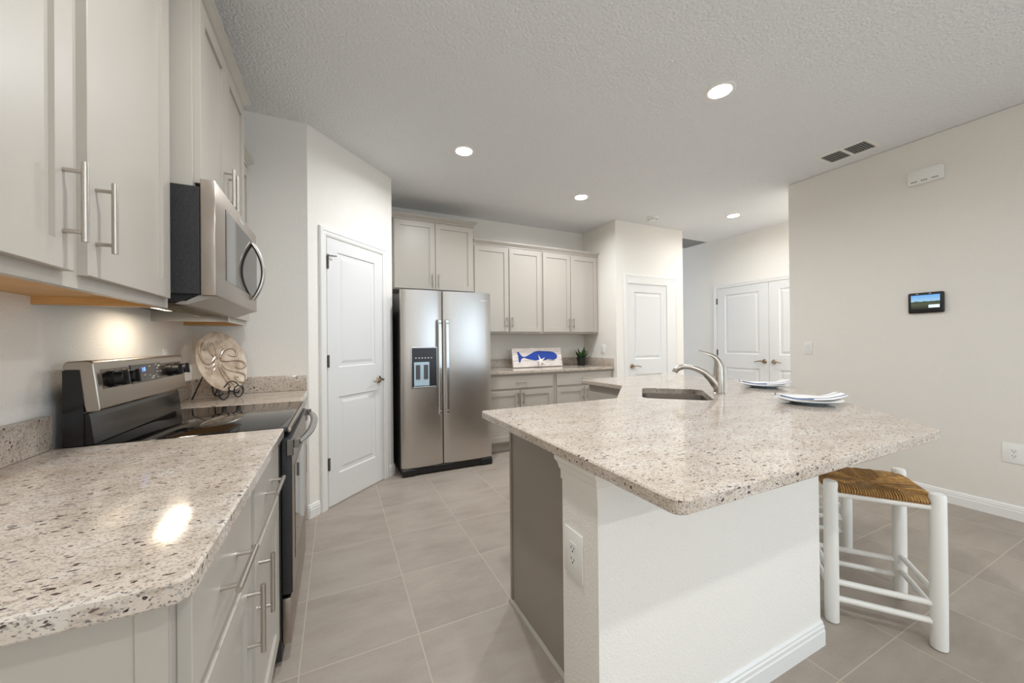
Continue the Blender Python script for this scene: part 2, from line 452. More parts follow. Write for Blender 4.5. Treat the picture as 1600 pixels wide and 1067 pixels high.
def casing(name, w, h, loc, rz, cw=.062, depth=0):
    """door casing as one trim object, opening width w from local x=0"""
    mb = MB()
    prof = [(0, 0), (0, -.010), (.012, -.014), (.030, -.014), (.036, -.018), (cw-.006, -.018), (cw, -.012), (cw, 0)]
    rings = []
    for (px, pz, sx, sz) in ((0, 0, -1, 0), (0, h, -1, 1), (w, h, 1, 1), (w, 0, 1, 0)):
        rings.append([(px+sx*o, y, pz+sz*o) for o, y in prof])
    mb.rings(rings)
    o = struct(mb.build(name, TRIM, smooth=False)); o.location = loc; o.rotation_euler = (0, 0, rz); return o
def sdoor(name, loc, rz):
    o = bpy.data.objects.new(name, None); COL.objects.link(o); o.location = loc; o.rotation_euler = (0, 0, rz); o['kind'] = 'structure'; return o
PAN = [(.225, .815), (1.045, 1.935)]
# pantry door on the diagonal wall
d0 = .160; wd = .626; pa = math.atan2(dv.y, dv.x)
pl = Vector(A)+dv*d0
D1 = sdoor('door_1', (pl.x+nv.x*.006, pl.y+nv.y*.006, .012), pa)
mb = MB(); door_slab(mb, wd, 2.03, PAN, -.004, .008, .105); mb.build('door_leaf', DOORW, D1, smooth=False)
lever(D1, wd-.06, .905, -.004, -1)
for z, p in ((1.84, True), (1.095, False), (.32, False)): hinge(D1, .004, z, -.004, p)
casing('trim_1', wd+.012, 2.052, (pl.x-dv.x*.006, pl.y-dv.y*.006, 0), pa)
# single door in the wall by the hall (set back in its frame)
mb = MB(); zt = 2.035
X0d, X1d = 4.275, 5.115
mb.box((X0d, YC-.002, 0), (X0d+.02, YC-.0, zt)).box((X0d, YC-.002, zt), (X1d, YC, zt+.02)); mb.bm.free()
D2 = sdoor('door_2', (X0d, YC-.012, .0), 0)
mb = MB(); door_slab(mb, .69, 2.0, [(.225, .80), (1.00, 1.89)], 0, .01, .105); mb.build('door_leaf', DOORW, D2, smooth=False)
jb = MB(); jb.box((.69, -.012, 0), (X1d-X0d, .010, 2.06)).box((0, -.012, 2.0), (.69, .010, 2.06)); jb.build('door_jamb', TRIM, D2)
lever(D2, .055, .912, 0, 1)
casing('trim_2', X1d-X0d, 2.06, (X0d, YC, 0), 0)
# double doors in the hall wall (facing -x): local x runs along -y
YD0 = 3.872; wl = .770
for nm, yo, hx, dr in (('door_3', YD0, wl-.06, -1), ('door_4', YD0-wl-.004, .06, 1)):
    D = sdoor(nm, (XH-.012, yo, .012), -PI/2)
    mb = MB(); door_slab(mb, wl, 2.03, [(.225, .815), (1.02, 1.925)], 0, .010, .13); mb.build('door_leaf', DOORW, D, smooth=False)
    lever(D, hx, .925, 0, dr)
    if nm == 'door_3':
        hinge(D, .0, 1.84, 0, False); hinge(D, .0, 1.04, 0); hinge(D, .0, .3, 0)
casing('trim_3', wl*2+.016, 2.05, (XH, YD0+.006, 0), -PI/2)

# ------------------------------------------------------------------ cabinets
CROWN = [(0, 0), (.006, 0), (.006, .012), (.014, .018), (.030, .036), (.036, .042), (.036, .054), (0, .054)]
def shaker(mb, x0, z0, x1, z1, y=-.019, st=.057, rec=.009):
    bm = mb.bm
    def V(x, yy, z): return bm.verts.new((x, yy, z))
    def rect(i, yy): return [V(x0+i, yy, z0+i), V(x1-i, yy, z0+i), V(x1-i, yy, z1-i), V(x0+i, yy, z1-i)]
    L = [rect(0, 0), rect(0, y+.0015), rect(.0015, y), rect(st, y), rect(st+.0008, y+rec)]
    for a, b in zip(L, L[1:]):
        for k in range(4): bm.faces.new((a[k], a[(k+1) % 4], b[(k+1) % 4], b[k]))
    bm.faces.new(L[-1]); bm.faces.new(L[0][::-1])
def pull(parent, x, z, y=-.019, vert=True, L=.165, r=.006):
    mb = MB(); h = L/2; q = h-.02
    if vert:
        mb.cyl((x, y-.032, z-h), (x, y-.032, z+h), r, 12)
        for s in (-q, q): mb.cyl((x, y+.001, z+s), (x, y-.032, z+s), r*.75, 10)
    else:
        mb.cyl((x-h, y-.032, z), (x+h, y-.032, z), r, 12)
        for s in (-q, q): mb.cyl((x+s, y+.001, z), (x+s, y-.032, z), r*.75, 10)
    return mb.build('handle', NICKEL, parent)
def cabinet(label, loc, rz, w, h, d, doors=(), drawers=(), toe=0, crown=None, name='wall_cabinet', cat='cabinet', group=None, bottom=False, pl=.165):
    """doors: (x0,z0,x1,z1,handle_x,handle_z) drawers: (x0,z0,x1,z1,hx or None)"""
    t = thing(name, label, cat, loc, rz, group)
    mb = MB()
    if toe: mb.box((0, 0, toe), (w, d, h), .001).box((.0, .07, 0), (w, d, toe))
    elif bottom:   # wall cabinet with a recessed wooden underside
        k = .028
        mb.box((0, 0, k), (w, d, h)).box((0, 0, 0), (w, .019, k)).box((0, .019, 0), (.016, d, k)).box((w-.016, .019, 0), (w, d, k))
    else: mb.box((0, 0, 0), (w, d, h), .001)
    mb.build('body', CAB, t, smooth=False)
    if bottom:
        mb = MB(); mb.box((.016, .019, k-.003), (w-.016, d, k)).box((.016, .019, .001), (.018, d, k-.003)).box((w-.018, .019, .001), (w-.016, d, k-.003)).box((.018, .019, .001), (w-.018, .021, k-.003)); mb.build('underside', MAPLE, t, smooth=False)
    for dd in doors:
        mb = MB(); shaker(mb, *dd[:4]); o = mb.build('door', CAB, t, smooth=False)
        if dd[4] is not None: pull(o, dd[4], dd[5], L=pl)
    for dd in drawers:
        mb = MB(); mb.box((dd[0], -.019, dd[1]), (dd[2], 0, dd[3]), .0015); o = mb.build('drawer', CAB, t, smooth=False)
        if dd[4] is not None: pull(o, dd[4], (dd[1]+dd[3])/2, vert=False, L=pl)
    if crown:
        l, r = crown; mb = MB(); rings = []
        for o, z in CROWN:
            rings.append([(-o*l, d, h+z), (-o*l, -o-.002, h+z), (w+o*r, -o-.002, h+z), (w+o*r, d, h+z)])
        rings.append(rings[0])
        mb.rings(rings, False, False, close=False)
        mb.build('crown_molding', CAB, t, smooth=False)
    return t
H90 = PI/2
# left run, wall cabinets (front faces +x)
UZ = 1.362; UH = 2.375-UZ
FX = .311
y0 = .61; w_ = 1.032
UH1 = 2.60-UZ
cabinet('greige two door wall cabinet left of the microwave at the left edge', (FX, y0, UZ), H90, w_, UH1, FX,
        [(.04, .030, .491, UH1-.04, .491-.033, .17), (1.152-y0, .030, w_-.036, UH1-.04, 1.152-y0+.030, .17)], crown=(0, 0), bottom=True)
w2 = .752
cabinet('raised greige two door cabinet directly above the microwave', (.372, 1.668, 1.80), H90, w2, .72, .372,
        [(.022, .022, w2/2-.002, .695, w2/2-.035, .13), (w2/2+.002, .022, w2-.022, .695, w2/2+.035, .13)], crown=(1, 1))
t = cabinet('narrow greige wall cabinet in the corner beyond the microwave', (FX, 2.424, UZ-.004), H90, .452, UH+.01, FX,
        [(.03, .026, .424, UH-.03, .06, .16)], crown=(0, 1), bottom=True)
MB().box((.4525, .05, .001), (.564, FX-.002, UH)).build('light_stop', CAB, t, smooth=False)  # unseen block added to stop light falling through the corner gap
# left run, base cabinets
BH = .878
t = cabinet('greige base cabinet with two drawers and two doors under the left counter', (.612, .69, 0), H90, .962, BH, .606,
        [(.02, .135, .444, .672, .395, .565), (.498, .135, .938, .672, .545, .565)],
        [(.02, .70, .444, .858, .232), (.498, .70, .938, .858, .718)], toe=.105, name='base_cabinet')
mb = MB(); mb.box((.576, .684, .105), (.6115, .69, BH)).box((.0, .684, .105), (.05, .69, BH)).box((.05, .684, .105), (.576, .69, .17)).box((.05, .6868, .17), (.576, .69, BH)); mb.build('end_panel', CAB, t, W(t), smooth=False)
cabinet('greige corner base cabinet between the range and the white wall', (.612, 2.428, 0), H90, .56, BH, .606,
        [(.02, .135, .52, .672, .06, .565)], [(.02, .70, .52, .858, .27)], toe=.105, name='base_cabinet')
# back run
cabinet('greige two door cabinet above the refrigerator', (1.372, 4.039, 1.812), 0, .895, .755, YB-4.039-.002,
        [(.012, .012, .444, .742, .444-.03, .12), (.451, .012, .883, .742, .451+.03, .12)], crown=(1, 1), pl=.13)
g = None
cabinet('left of the two tall greige wall cabinets above the whale sign', (2.274, 4.069, 1.345), 0, .917, 1.048, YB-4.069-.002,
        [(.012, .022, .447, 1.03, .447-.03, .14), (.457, .022, .897, 1.03, .457+.03, .14)], crown=(0, 0), pl=.13)
cabinet('right of the two tall greige wall cabinets, above the potted plant', (3.192, 4.069, 1.345), 0, .882, 1.048, YB-4.069-.002,
        [(.012, .022, .425, 1.03, .425-.03, .14), (.433, .022, .862, 1.03, .433+.03, .14)], crown=(0, 1), pl=.13)
YF = 3.79
cabinet('greige base cabinet beside the refrigerator under the whale sign', (2.275, YF, 0), 0, .915, BH, YB-YF-.002,
        [(.02, .125, .444, .69, .444-.03, .60), (.452, .125, .885, .69, .452+.03, .60)], [(.02, .715, .885, .855, .46)], toe=.105, name='base_cabinet', pl=.13)
cabinet('greige base cabinet below the potted plant at the back wall', (3.192, YF, 0), 0, .89, BH, YB-YF-.002,
        [(.025, .125, .425, .69, .425-.03, .60), (.433, .125, .855, .69, .433+.03, .60)], [(.025, .715, .855, .855, .44)], toe=.105, name='base_cabinet', pl=.13)

# ------------------------------------------------------------------ countertops
ZT, ZB = .914, .880
def counter(label, poly, rad, group=None, hole=None, splashes=(), zt=ZT):
    xs = [p[0] for p in poly]; ys = [p[1] for p in poly]
    t = thing('countertop', label, 'countertop', (sum(xs)/len(xs), sum(ys)/len(ys), ZB))
    mb = MB(); slab(mb, roundpoly(poly, rad), ZB, zt, .004, hole); mb.build('slab', GRANITE, t, W(t))
    for a, b, lb in splashes:
        mb = MB(); mb.box(a, b, .003, 2); tag(mb.build('backsplash', GRANITE), lb, 'backsplash')
    return t
counter('speckled granite countertop in the left foreground with short backsplash', [(.002, .65), (.646, .65), (.646, 1.660), (.002, 1.660)], [0, .024, .004, 0],
        splashes=[((.002, .652, ZT+.0005), (.030, 1.657, ZT+.105), 'speckled granite backsplash strip on the left wall before the range')])
counter('small granite countertop between the range and the white wall holding the platter', [(.002, 2.424), (.646, 2.424), (.646, 2.991), (.002, 2.991)], [0, .004, 0, 0],
        splashes=[((.002, 2.44, ZT+.0005), (.024, 2.969, ZT+.107), 'granite backsplash strip on the left wall behind the platter'), ((.002, 2.971, ZT+.0005), (.640, 2.991, ZT+.107), 'granite backsplash strip on the end wall right of the platter')])
counter('granite countertop along the back wall under the whale sign', [(2.268, 3.752), (4.083, 3.752), (4.083, 4.398), (2.268, 4.398)], [0, 0, 0, 0],
        splashes=[((2.268, 4.376, ZT+.0005), (4.083, 4.398, ZT+.105), 'long granite backsplash strip on the back wall behind the whale sign'), ((4.061, 3.76, ZT+.0005), (4.083, 4.374, ZT+.105), 'granite backsplash strip on the side wall right of the potted plant')])
# island: two wings meeting at 45 degrees, sink across the inner corner
q = 1/math.sqrt(2)
def diag(s, tt): # s along (+1,+1)/sqrt2, tt = (x-y)/sqrt2
    return ((s+tt)*q, (s-tt)*q)
IP = [(1.443, .522), (2.736, .522), (3.825, 1.613), (3.825, 2.605), (2.716, 2.605), (2.716, 2.096), (2.262, 1.640), (1.443, 1.640)]
SS0, SS1, ST0, ST1 = 2.80, 3.285, .578, .945
sinkp = roundpoly([diag(SS0, ST0), diag(SS0, ST1), diag(SS1, ST1), diag(SS1, ST0)], .055, 6)
if sum(a[0]*b[1]-b[0]*a[1] for a, b in zip(sinkp, sinkp[1:]+sinkp[:1])) < 0: sinkp = sinkp[::-1]
counter('large angled granite island countertop with the undermount sink cutout', IP, [.03, .03, .01, .02, .02, .01, .01, .02], hole=sinkp)
# sink basin
t = thing('sink', 'undermount stainless steel sink set in the island countertop', 'sink', (*diag((SS0+SS1)/2, (ST0+ST1)/2), .69))
mb = MB(); o1 = offset(sinkp, -.004); rings = [[(x, y, ZB-.001) for x, y in offset(sinkp, -.03)], [(x, y, ZB-.001) for x, y in o1], [(x, y, .72) for x, y in offset(sinkp, .004)], [(x, y, .70) for x, y in offset(sinkp, .03)]]
mb.rings(rings, False, True); so = mb.build('basin', plain('satin_steel', (176, 170, 163), .3, 1), t, W(t))
c = diag((SS0+SS1)/2, (ST0+ST1)/2); mb = MB(); mb.lathe([(.0, .7035), (.035, .7035), (.042, .7015)], (c[0], c[1], 0), 20, 'z', False); mb.build('drain', CHROME, t, W(t))

# island knee wall with cap moulding, baseboard and grey cabinets
KW = [(1.48, .825), (2.600, .825), (3.515, 1.740), (3.515, 2.50), (3.35, 2.50), (3.35, 1.808), (2.538, 1.002), (1.48, 1.002)]
struct(MB().prism(KW, 0, ZB-.001).build('wall_island', WALL, smooth=False))
def around(path, prof, name, mat=None):
    pts = [Vector(p) for p in path]; rings = []
    for i, p in enumerate(pts):
        ns = []
        if i: d = (p-pts[i-1]).normalized(); ns.append(Vector((d.y, -d.x)))
        if i < len(pts)-1: d = (pts[i+1]-p).normalized(); ns.append(Vector((d.y, -d.x)))
        nn = sum(ns, Vector((0, 0))).normalized(); k = 1/max(.3, nn.dot(ns[0]))
        rings.append([(p.x+nn.x*o*k, p.y+nn.y*o*k, z) for o, z in prof])
    mb = MB(); mb.rings(rings); return struct(mb.build(name, mat or TRIM, smooth=False))
path = [(1.48, 1.002), (1.48, .825), (2.600, .825), (3.515, 1.740), (3.515, 2.50)]
ZM = ZB-.0015
around(path, [(0, ZM), (.030, ZM), (.030, ZM-.012), (.018, ZM-.026), (.012, ZM-.044), (.006, ZM-.050), (.006, ZM-.078), (0, ZM-.078)], 'trim_4', plain('wall_coloured_trim', (240, 236, 229), .6))
around(path[1:], BBP, 'baseboard_island')
t = thing('base_cabinet', 'greige base cabinet with plain end panel under the left end of the island', 'cabinet', (1.575, .992, 0))
mb = MB(); mb.box((1.582, 1.004, 0), (2.2, 1.598, ZB-.002)); mb.build('body', CAB, t, W(t), smooth=False)
mb = MB(); mb.box((1.577, 1.004, .0), (1.582, 1.600, ZB-.002)).box((1.571, 1.582, 0.0), (1.577, 1.600, ZB-.002), .001); mb.build('end_panel', PANEL, t, W(t), smooth=False)
mb = MB(); mb.rings([[(1.577, 1.004, 0), (1.562, 1.004, 0), (1.564, 1.004, .012), (1.572, 1.004, .019), (1.577, 1.004, .019)], [(1.577, 1.603, 0), (1.562, 1.603, 0), (1.564, 1.603, .012), (1.572, 1.603, .019), (1.577, 1.603, .019)]]); mb.build('shoe_molding', CAB, t, W(t), smooth=False)
mb = MB()
shaker(mb, 1.60, .12, 1.89, .69, 0); mb2 = None
mb.bm.transform(Matrix.Translation((0, 1.6175, 0)) @ Matrix.Diagonal((1, -1, 1, 1)) @ Matrix.Translation((0, .019, 0))); mb.build('door', CAB, t, W(t), smooth=False)
cabinet('greige drawer cabinet in the far wing of the island facing the back counter', (2.760, 2.545, 0), -H90, .40, BH, .585,
        [(.012, .125, .39, .655, None, 0)], [(.012, .675, .39, .825, .2)], toe=.105, name='base_cabinet', pl=.15)
# ------------------------------------------------------------------ faucet
fb = Vector((2.925, 1.485, ZT)); ldir = Vector((-.707, .707, 0)); 
t = thing('faucet', 'brushed nickel single lever kitchen faucet behind the island sink', 'faucet', fb)
mb = MB(); mb.lathe([(.0335, 0), (.0335, .004), (.030, .007), (.0295, .10), (.0285, .118), (.029, .1185), (.029, .121), (.0285, .1215), (.0275, .150), (.026, .158)], fb, 28); mb.build('body', NICKEL, t, W(t))
pts = []; rad = []
for a, b, r in ((.0, .035, .032), (.022, .060, .030), (.05, .092, .024), (.09, .125, .0195), (.135, .146, .0172), (.18, .158, .0165), (.222, .160, .0172), (.255, .152, .0190), (.272, .139, .0195), (.280, .124, .0180)):
    pts.append(fb+ldir*a*.88+Vector((0, 0, b))); rad.append(r*.94)
mb = MB(); mb.tube(pts, rad, 18); mb.build('spout', NICKEL, t, W(t))
pts = []; rad = []
for a, b, r in ((-.002, .150, (.027, .027)), (.0, .172, (.025, .025)), (.004, .195, (.019, .020)), (.016, .216, (.013, .015)), (.036, .232, (.007, .012)), (.062, .243, (.0045, .010)), (.092, .252, (.0035, .008)), (.108, .261, (.003, .006))):
    pts.append(fb+ldir*a+Vector((0, 0, b))); rad.append(r)
mb = MB(); mb.tube(pts, rad, 18); mb.build('lever', NICKEL, t, W(t))

# ------------------------------------------------------------------ range
ry0, ry1 = 1.666, 2.420
t = thing('range', 'stainless steel electric range with black glass cooktop between the left counters', 'range', (.33, (ry0+ry1)/2, 0))
mb = MB(); mb.box((.045, ry0, .02), (.632, ry1, .895)).box((.06, ry0+.02, 0), (.58, ry1-.02, .02)); mb.build('body', ENAMEL, t, W(t), smooth=False)
mb = MB(); mb.box((.06, ry0+.004, .895), (.655, ry1-.004, .914), .006, 2); mb.build('cooktop', BLACKG, t, W(t))
mb = MB(); mb.box((.655, ry0+.004, .893), (.668, ry1-.004, .913), .004, 2); mb.build('front_edge', STEELY, t, W(t))
# backguard: lower black riser and stainless control housing
mb = MB(); mb.prism([(.046, ry0), (.094, ry0), (.094, ry1), (.046, ry1)], .895, 1.158); mb.rings([[(.09, y, .914), (.118, y, .916), (.116, y, .93), (.108, y, 1.0), (.104, y, 1.016), (.09, y, 1.018)] for y in (ry0+.004, ry1-.008)]); mb.build('riser', plain('gloss_black', (20, 19, 19), .16), t, W(t), smooth=False)
BG = [(.047, 1.158), (.047, 1.178), (.054, 1.186), (.100, 1.189), (.112, 1.1875), (.119, 1.180), (.1355, 1.032), (.134, 1.025), (.128, 1.021), (.0985, 1.019), (.0955, 1.04), (.085, 1.158)]
mb = MB()
mb.rings([[(x, y, z) for x, z in BG] for y in (ry0-.002, ry1+.002)])
bgo = mb.build('control_housing', plain('satin_stainless', (178, 170, 160), .32, 1), t, W(t))
bo = bgo.modifiers.new('bevel', 'BEVEL'); bo.width = .009; bo.segments = 3; bo.limit_method = 'ANGLE'
fa, fbp = Vector((.1195, 0, 1.176)), Vector((.1355, 0, 1.032)); fd = (fa-fbp).normalized(); fn = Vector((fd.z, 0, -fd.x))  # face direction and its normal (+x)
def onface(y, h, out=0):  # h: 0 bottom .. along face
    p = fbp+fd*h+fn*out; return Vector((p.x, y, p.z))
ch = .094
mb = MB(); mb.obox(onface(1.885, ch-.036, 0), (0, .262, 0), fd*.072, fn*.003, .0006); dsp = mb.build('display', plain('display_black', (52, 48, 46), .2), t, W(t))
def facemat(y, h, out): 
    p = onface(y, h, out); mm = Matrix.Identity(4)
    ey = Vector((0, 1, 0))
    for i in range(3): mm[i][0] = ey[i]; mm[i][1] = fd[i]; mm[i][2] = fn[i]; mm[i][3] = p[i]
    return W(t).inverted() @ mm
text('clock_digits', '1:0', .024, emit('blue_digits', (90, 130, 255), 2.2), dsp, facemat(1.985, ch+.014, .0034))
random.seed(3); KM = plain('pale_print', (190, 185, 178), .5)
for k in range(26):
    yy = 1.895+random.random()*.235; hh = ch-.031+random.random()*.060
    if 1.945 < yy < 2.03 and hh > ch-.004: continue
    mb = MB(); mb.obox(onface(yy, hh, .003), (0, .010+.01*random.random(), 0), fd*.0028, fn*.0003); mb.build('key_marking', KM, dsp, W(t))
for k, yy in enumerate((1.755, 1.835, 2.255, 2.34)):
    kb = MB(); a, b = onface(yy, ch-.004, 0), onface(yy, ch-.004, .034)
    kb.tube([a, onface(yy, ch-.004, .012), onface(yy, ch-.004, .013), b, onface(yy, ch-.004, .036)], [.029, .029, .0245, .0215, .019], 22)
    kb.obox(onface(yy-.005, ch-.028, .034), (0, .010, 0), fd*.048, fn*.012, .002)
    kb.build('knob', BLACKP, t, W(t))
KP = plain('smoked_steel', (110, 100, 90), .25, 1)
for yy, ww in ((1.695, .19), (2.147, .24)): mb = MB(); mb.obox(onface(yy, ch-.034, 0), (0, ww, 0), fd*.066, fn*.0012); mb.build('knob_plate', KP, t, W(t), smooth=False)
# oven door
mb = MB(); mb.box((.634, ry0+.006, .265), (.668, ry1-.006, .872), .005, 2)
dr = mb.build('oven_door', ENAMEL, t, W(t))
mb = MB(); mb.box((.668, ry0+.010, .267), (.6715, ry1-.010, .868), .001); mb.build('front_panel', STEELY, dr, W(t))
mb = MB(); mb.box((.6715, ry0+.09, .36), (.6732, ry1-.09, .74), .0006); mb.build('oven_window', BLACKG, dr, W(t))
mb = MB(); pts = []
for k in range(15):
    u_ = -1+2*k/14; pts.append((.689+.037*(1-abs(u_)**2.6), (ry0+ry1)/2+u_*.362, .848))
rr = [(.007, .0165)]*15; mb.tube(pts, [(.0165, .007)]*15, 12)
for y in (ry0-.001, ry1-.029): mb.box((.653, y, .803), (.677, y+.030, .866), .002).box((.677, y+.002, .832), (.698, y+.028, .865), .002)
mb.build('handle', plain('handle_steel', (150, 147, 144), .22, 1), dr, W(t))
mb = MB(); mb.box((.634, ry0+.006, .075), (.664, ry1-.006, .252), .004, 2); mb.build('drawer', STEELY, t, W(t))
mb = MB(); mb.box((.600, ry0+.02, .015), (.625, ry1-.02, .075)); mb.build('kick_plate', BLACKP, t, W(t))

# ------------------------------------------------------------------ microwave
my0, my1, mz0, mz1 = 1.654, 2.412, 1.412, 1.798
XF = .440
t = thing('microwave', 'stainless over the range microwave with black side and curved handle', 'microwave', (.2, (my0+my1)/2, mz0))
mb = MB(); mb.box((.002, my0, mz0+.004), (XF-.046, my1, mz1), .002)
mb.rings([[(.02, y, mz0+.004), (XF-.05, y, mz0+.004), (XF-.09, y, mz0-.020), (.20, y, mz0-.014), (.02, y, mz0-.004)] for y in (my0+.02, my1-.02)])
mb.build('body', ENAMEL, t, W(t), smooth=False)
mb = MB(); mb.box((XF-.044, my0, mz0), (XF, my1, mz1+.03), .004, 2); do = mb.build('door', STEELY, t, W(t))
mb = MB(); mb.box((XF, my0+.135, mz0+.075), (XF+.0018, my1-.004, mz1-.030), .0008); mb.build('window', plain('smoked_glass', (38, 35, 33), .05, 0, Specular_IOR_Level=1.0), do, W(t))
mb = MB(); pts = []
yh = my1-.13
for k in range(17):
    u_ = -1+2*k/16; pts.append((XF+.004+.046*(1-u_*u_), yh, 1.610+u_*.145))
mb.tube(pts, [(.013, .010)]*17, 12)
mb.build('handle', NICKEL, do, W(t))
mb = MB(); mb.rings([[(XF-.055, y, mz0+.003), (XF-.004, y, mz0+.001), (XF-.085, y, mz0-.032), (XF-.12, y, mz0-.030)] for y in (my0+.02, my1-.02)]); mb.build('vent_skirt', plain('grey_vent', (176, 172, 166), .4, .6), t, W(t), smooth=False)
mb = MB(); mb.box((.215, my0+.10, mz0-.034), (.33, my1-.10, mz0-.020))
for k in range(14): mb.box((.225, my0+.12+k*.038, mz0-.037), (.32, my0+.13+k*.038, mz0-.033))
mb.build('grease_filter', plain('filter_mesh', (150, 140, 124), .35, .9), t, W(t), smooth=False)
mb = MB(); mb.box((.125, my0+.33, mz0-.018), (.175, my0+.56, mz0-.006)); mb.build('lamp_lens', emit('warm_lens', (255, 232, 198), 2.2), t, W(t))
mm = Matrix.Identity(4); mm[0][0] = 0; mm[1][0] = 1; mm[1][1] = 0; mm[2][1] = 1; mm[0][2] = 1; mm[2][2] = 0
LOGO = plain('logo_silver', (245, 245, 245), .4)
text('logo', 'Whirlpool', .020, LOGO, do, W(t).inverted() @ Matrix.Translation((XF+.0008, 2.06, 1.798)) @ mm)
area('cooktop_lamp', (.175, my0+.48, mz0-.030), (0, 0, 0), .06, .22, .95, (1.0, .86, .68), parent=None)

# ------------------------------------------------------------------ refrigerator
fx0, fx1, fz1 = 1.366, 2.262, 1.738
t = thing('refrigerator', 'stainless steel side by side refrigerator with ice and water dispenser', 'refrigerator', (1.81, 3.9, 0))
mb = MB(); mb.box((fx0, 3.565, .03), (fx1, 4.28, 1.715), .004).box((fx0+.05, 3.62, 0), (fx1-.05, 4.2, .03)); mb.build('body', plain('grey_cabinet_steel', (84, 80, 76), .4, .3), t, W(t), smooth=False)
xm = 1.758
def fdoor(x0, x1):
    mb = MB(); N = 14
    def yc(x): # gentle bow across each door
        u = (x-(x0+x1)/2)/((x1-x0)/2); return 3.512-.018*(1-u*u)
    rings = []
    xs = [x0+(x1-x0)*i/N for i in range(N+1)]
    loop = [(x0, 3.56)]+[(x0, yc(x0)+.010), (x0+.003, yc(x0)+.004)]+[(x, yc(x)) for x in xs if x0+.006 < x < x1-.006]+[(x1-.003, yc(x1)+.004), (x1, yc(x1)+.010), (x1, 3.56)]
    rings = [[(x, y, z) for x, y in loop] for z in (.078, fz1)]
    mb.rings(rings); return mb, yc
for nm, x0, x1, lab in (('door', fx0, xm-.003, 0), ('door', xm+.003, fx1, 1)):
    mb, yc = fdoor(x0, x1); do = mb.build(nm, STEEL, t, W(t))
    hx = xm-.036 if lab == 0 else xm+.036
    mb = MB(); zz = [(0.56, .040), (.60, .050), (1.0, .056), (1.42, .050), (1.462, .040)]
    mb.rings([[(hx-.017, 3.512-o, z), (hx-.012, 3.507-o, z), (hx+.012, 3.507-o, z), (hx+.017, 3.512-o, z), (hx+.017, 3.520-o, z), (hx-.017, 3.520-o, z)] for z, o in zz])
    for z in (.585, 1.435): mb.box((hx-.012, 3.460, z-.02), (hx+.012, 3.508, z+.02))
    mb.build('handle', plain('pale_steel', (214, 212, 208), .2, 1), do, W(t), smooth=False)
    if lab == 1:
        mm = Matrix.Rotation(H90, 4, 'X'); text('logo', 'Whirlpool', .024, LOGO, do, W(t).inverted() @ Matrix.Translation((2.165, 3.4995, 1.662)) @ mm)
    else:
        mb = MB(); Y = 3.4935
        mb.box((1.452, Y-.004, .812), (1.702, Y+.010, 1.202), .003); dp = mb.build('dispenser', plain('dispenser_trim', (190, 188, 186), .25, 1), do, W(t), smooth=False)
        mb = MB(); mb.box((1.462, Y-.006, .828), (1.692, Y-.0038, 1.192)); mb.build('recess', plain('dispenser_dark', (44, 44, 48), .25), dp, W(t), smooth=False)
        mb = MB(); mb.box((1.480, Y-.010, .838), (1.622, Y-.006, 1.060), .002); mb.build('paddle_plate', plain('painted_blue_light', (190, 214, 228), .2), dp, W(t), smooth=False)  # bluish light inside the dispenser painted into the plate colour
        for px in (1.496, 1.570): mb = MB(); mb.box((px, Y-.016, .900), (px+.040, Y-.010, 1.035), .003); mb.build('paddle', plain('paddle_grey', (82, 84, 88), .3), dp, W(t), smooth=False)
        BP = plain('button_print', (210, 212, 214), .4)
        for k in range(6): mb = MB(); mb.box((1.492+k*.029, Y-.0068, 1.094), (1.505+k*.029, Y-.006, 1.104)); mb.build('button', BP, dp, W(t), smooth=False)
        mb = MB(); mb.box((1.470, Y-.022, .820), (1.684, Y-.005, .832), .002); mb.build('drip_tray', plain('tray_steel', (150, 150, 150), .3, 1), dp, W(t), smooth=False)
mb = MB(); mb.box((fx0+.004, 3.500, .012), (fx1-.004, 3.56, .072), .003).box((fx0+.004, 3.492, .004), (fx0+.12, 3.50, .062), .002).box((fx1-.12, 3.492, .004), (fx1-.004, 3.50, .062), .002); mb.build('base_grille', BLACKP, t, W(t), smooth=False)

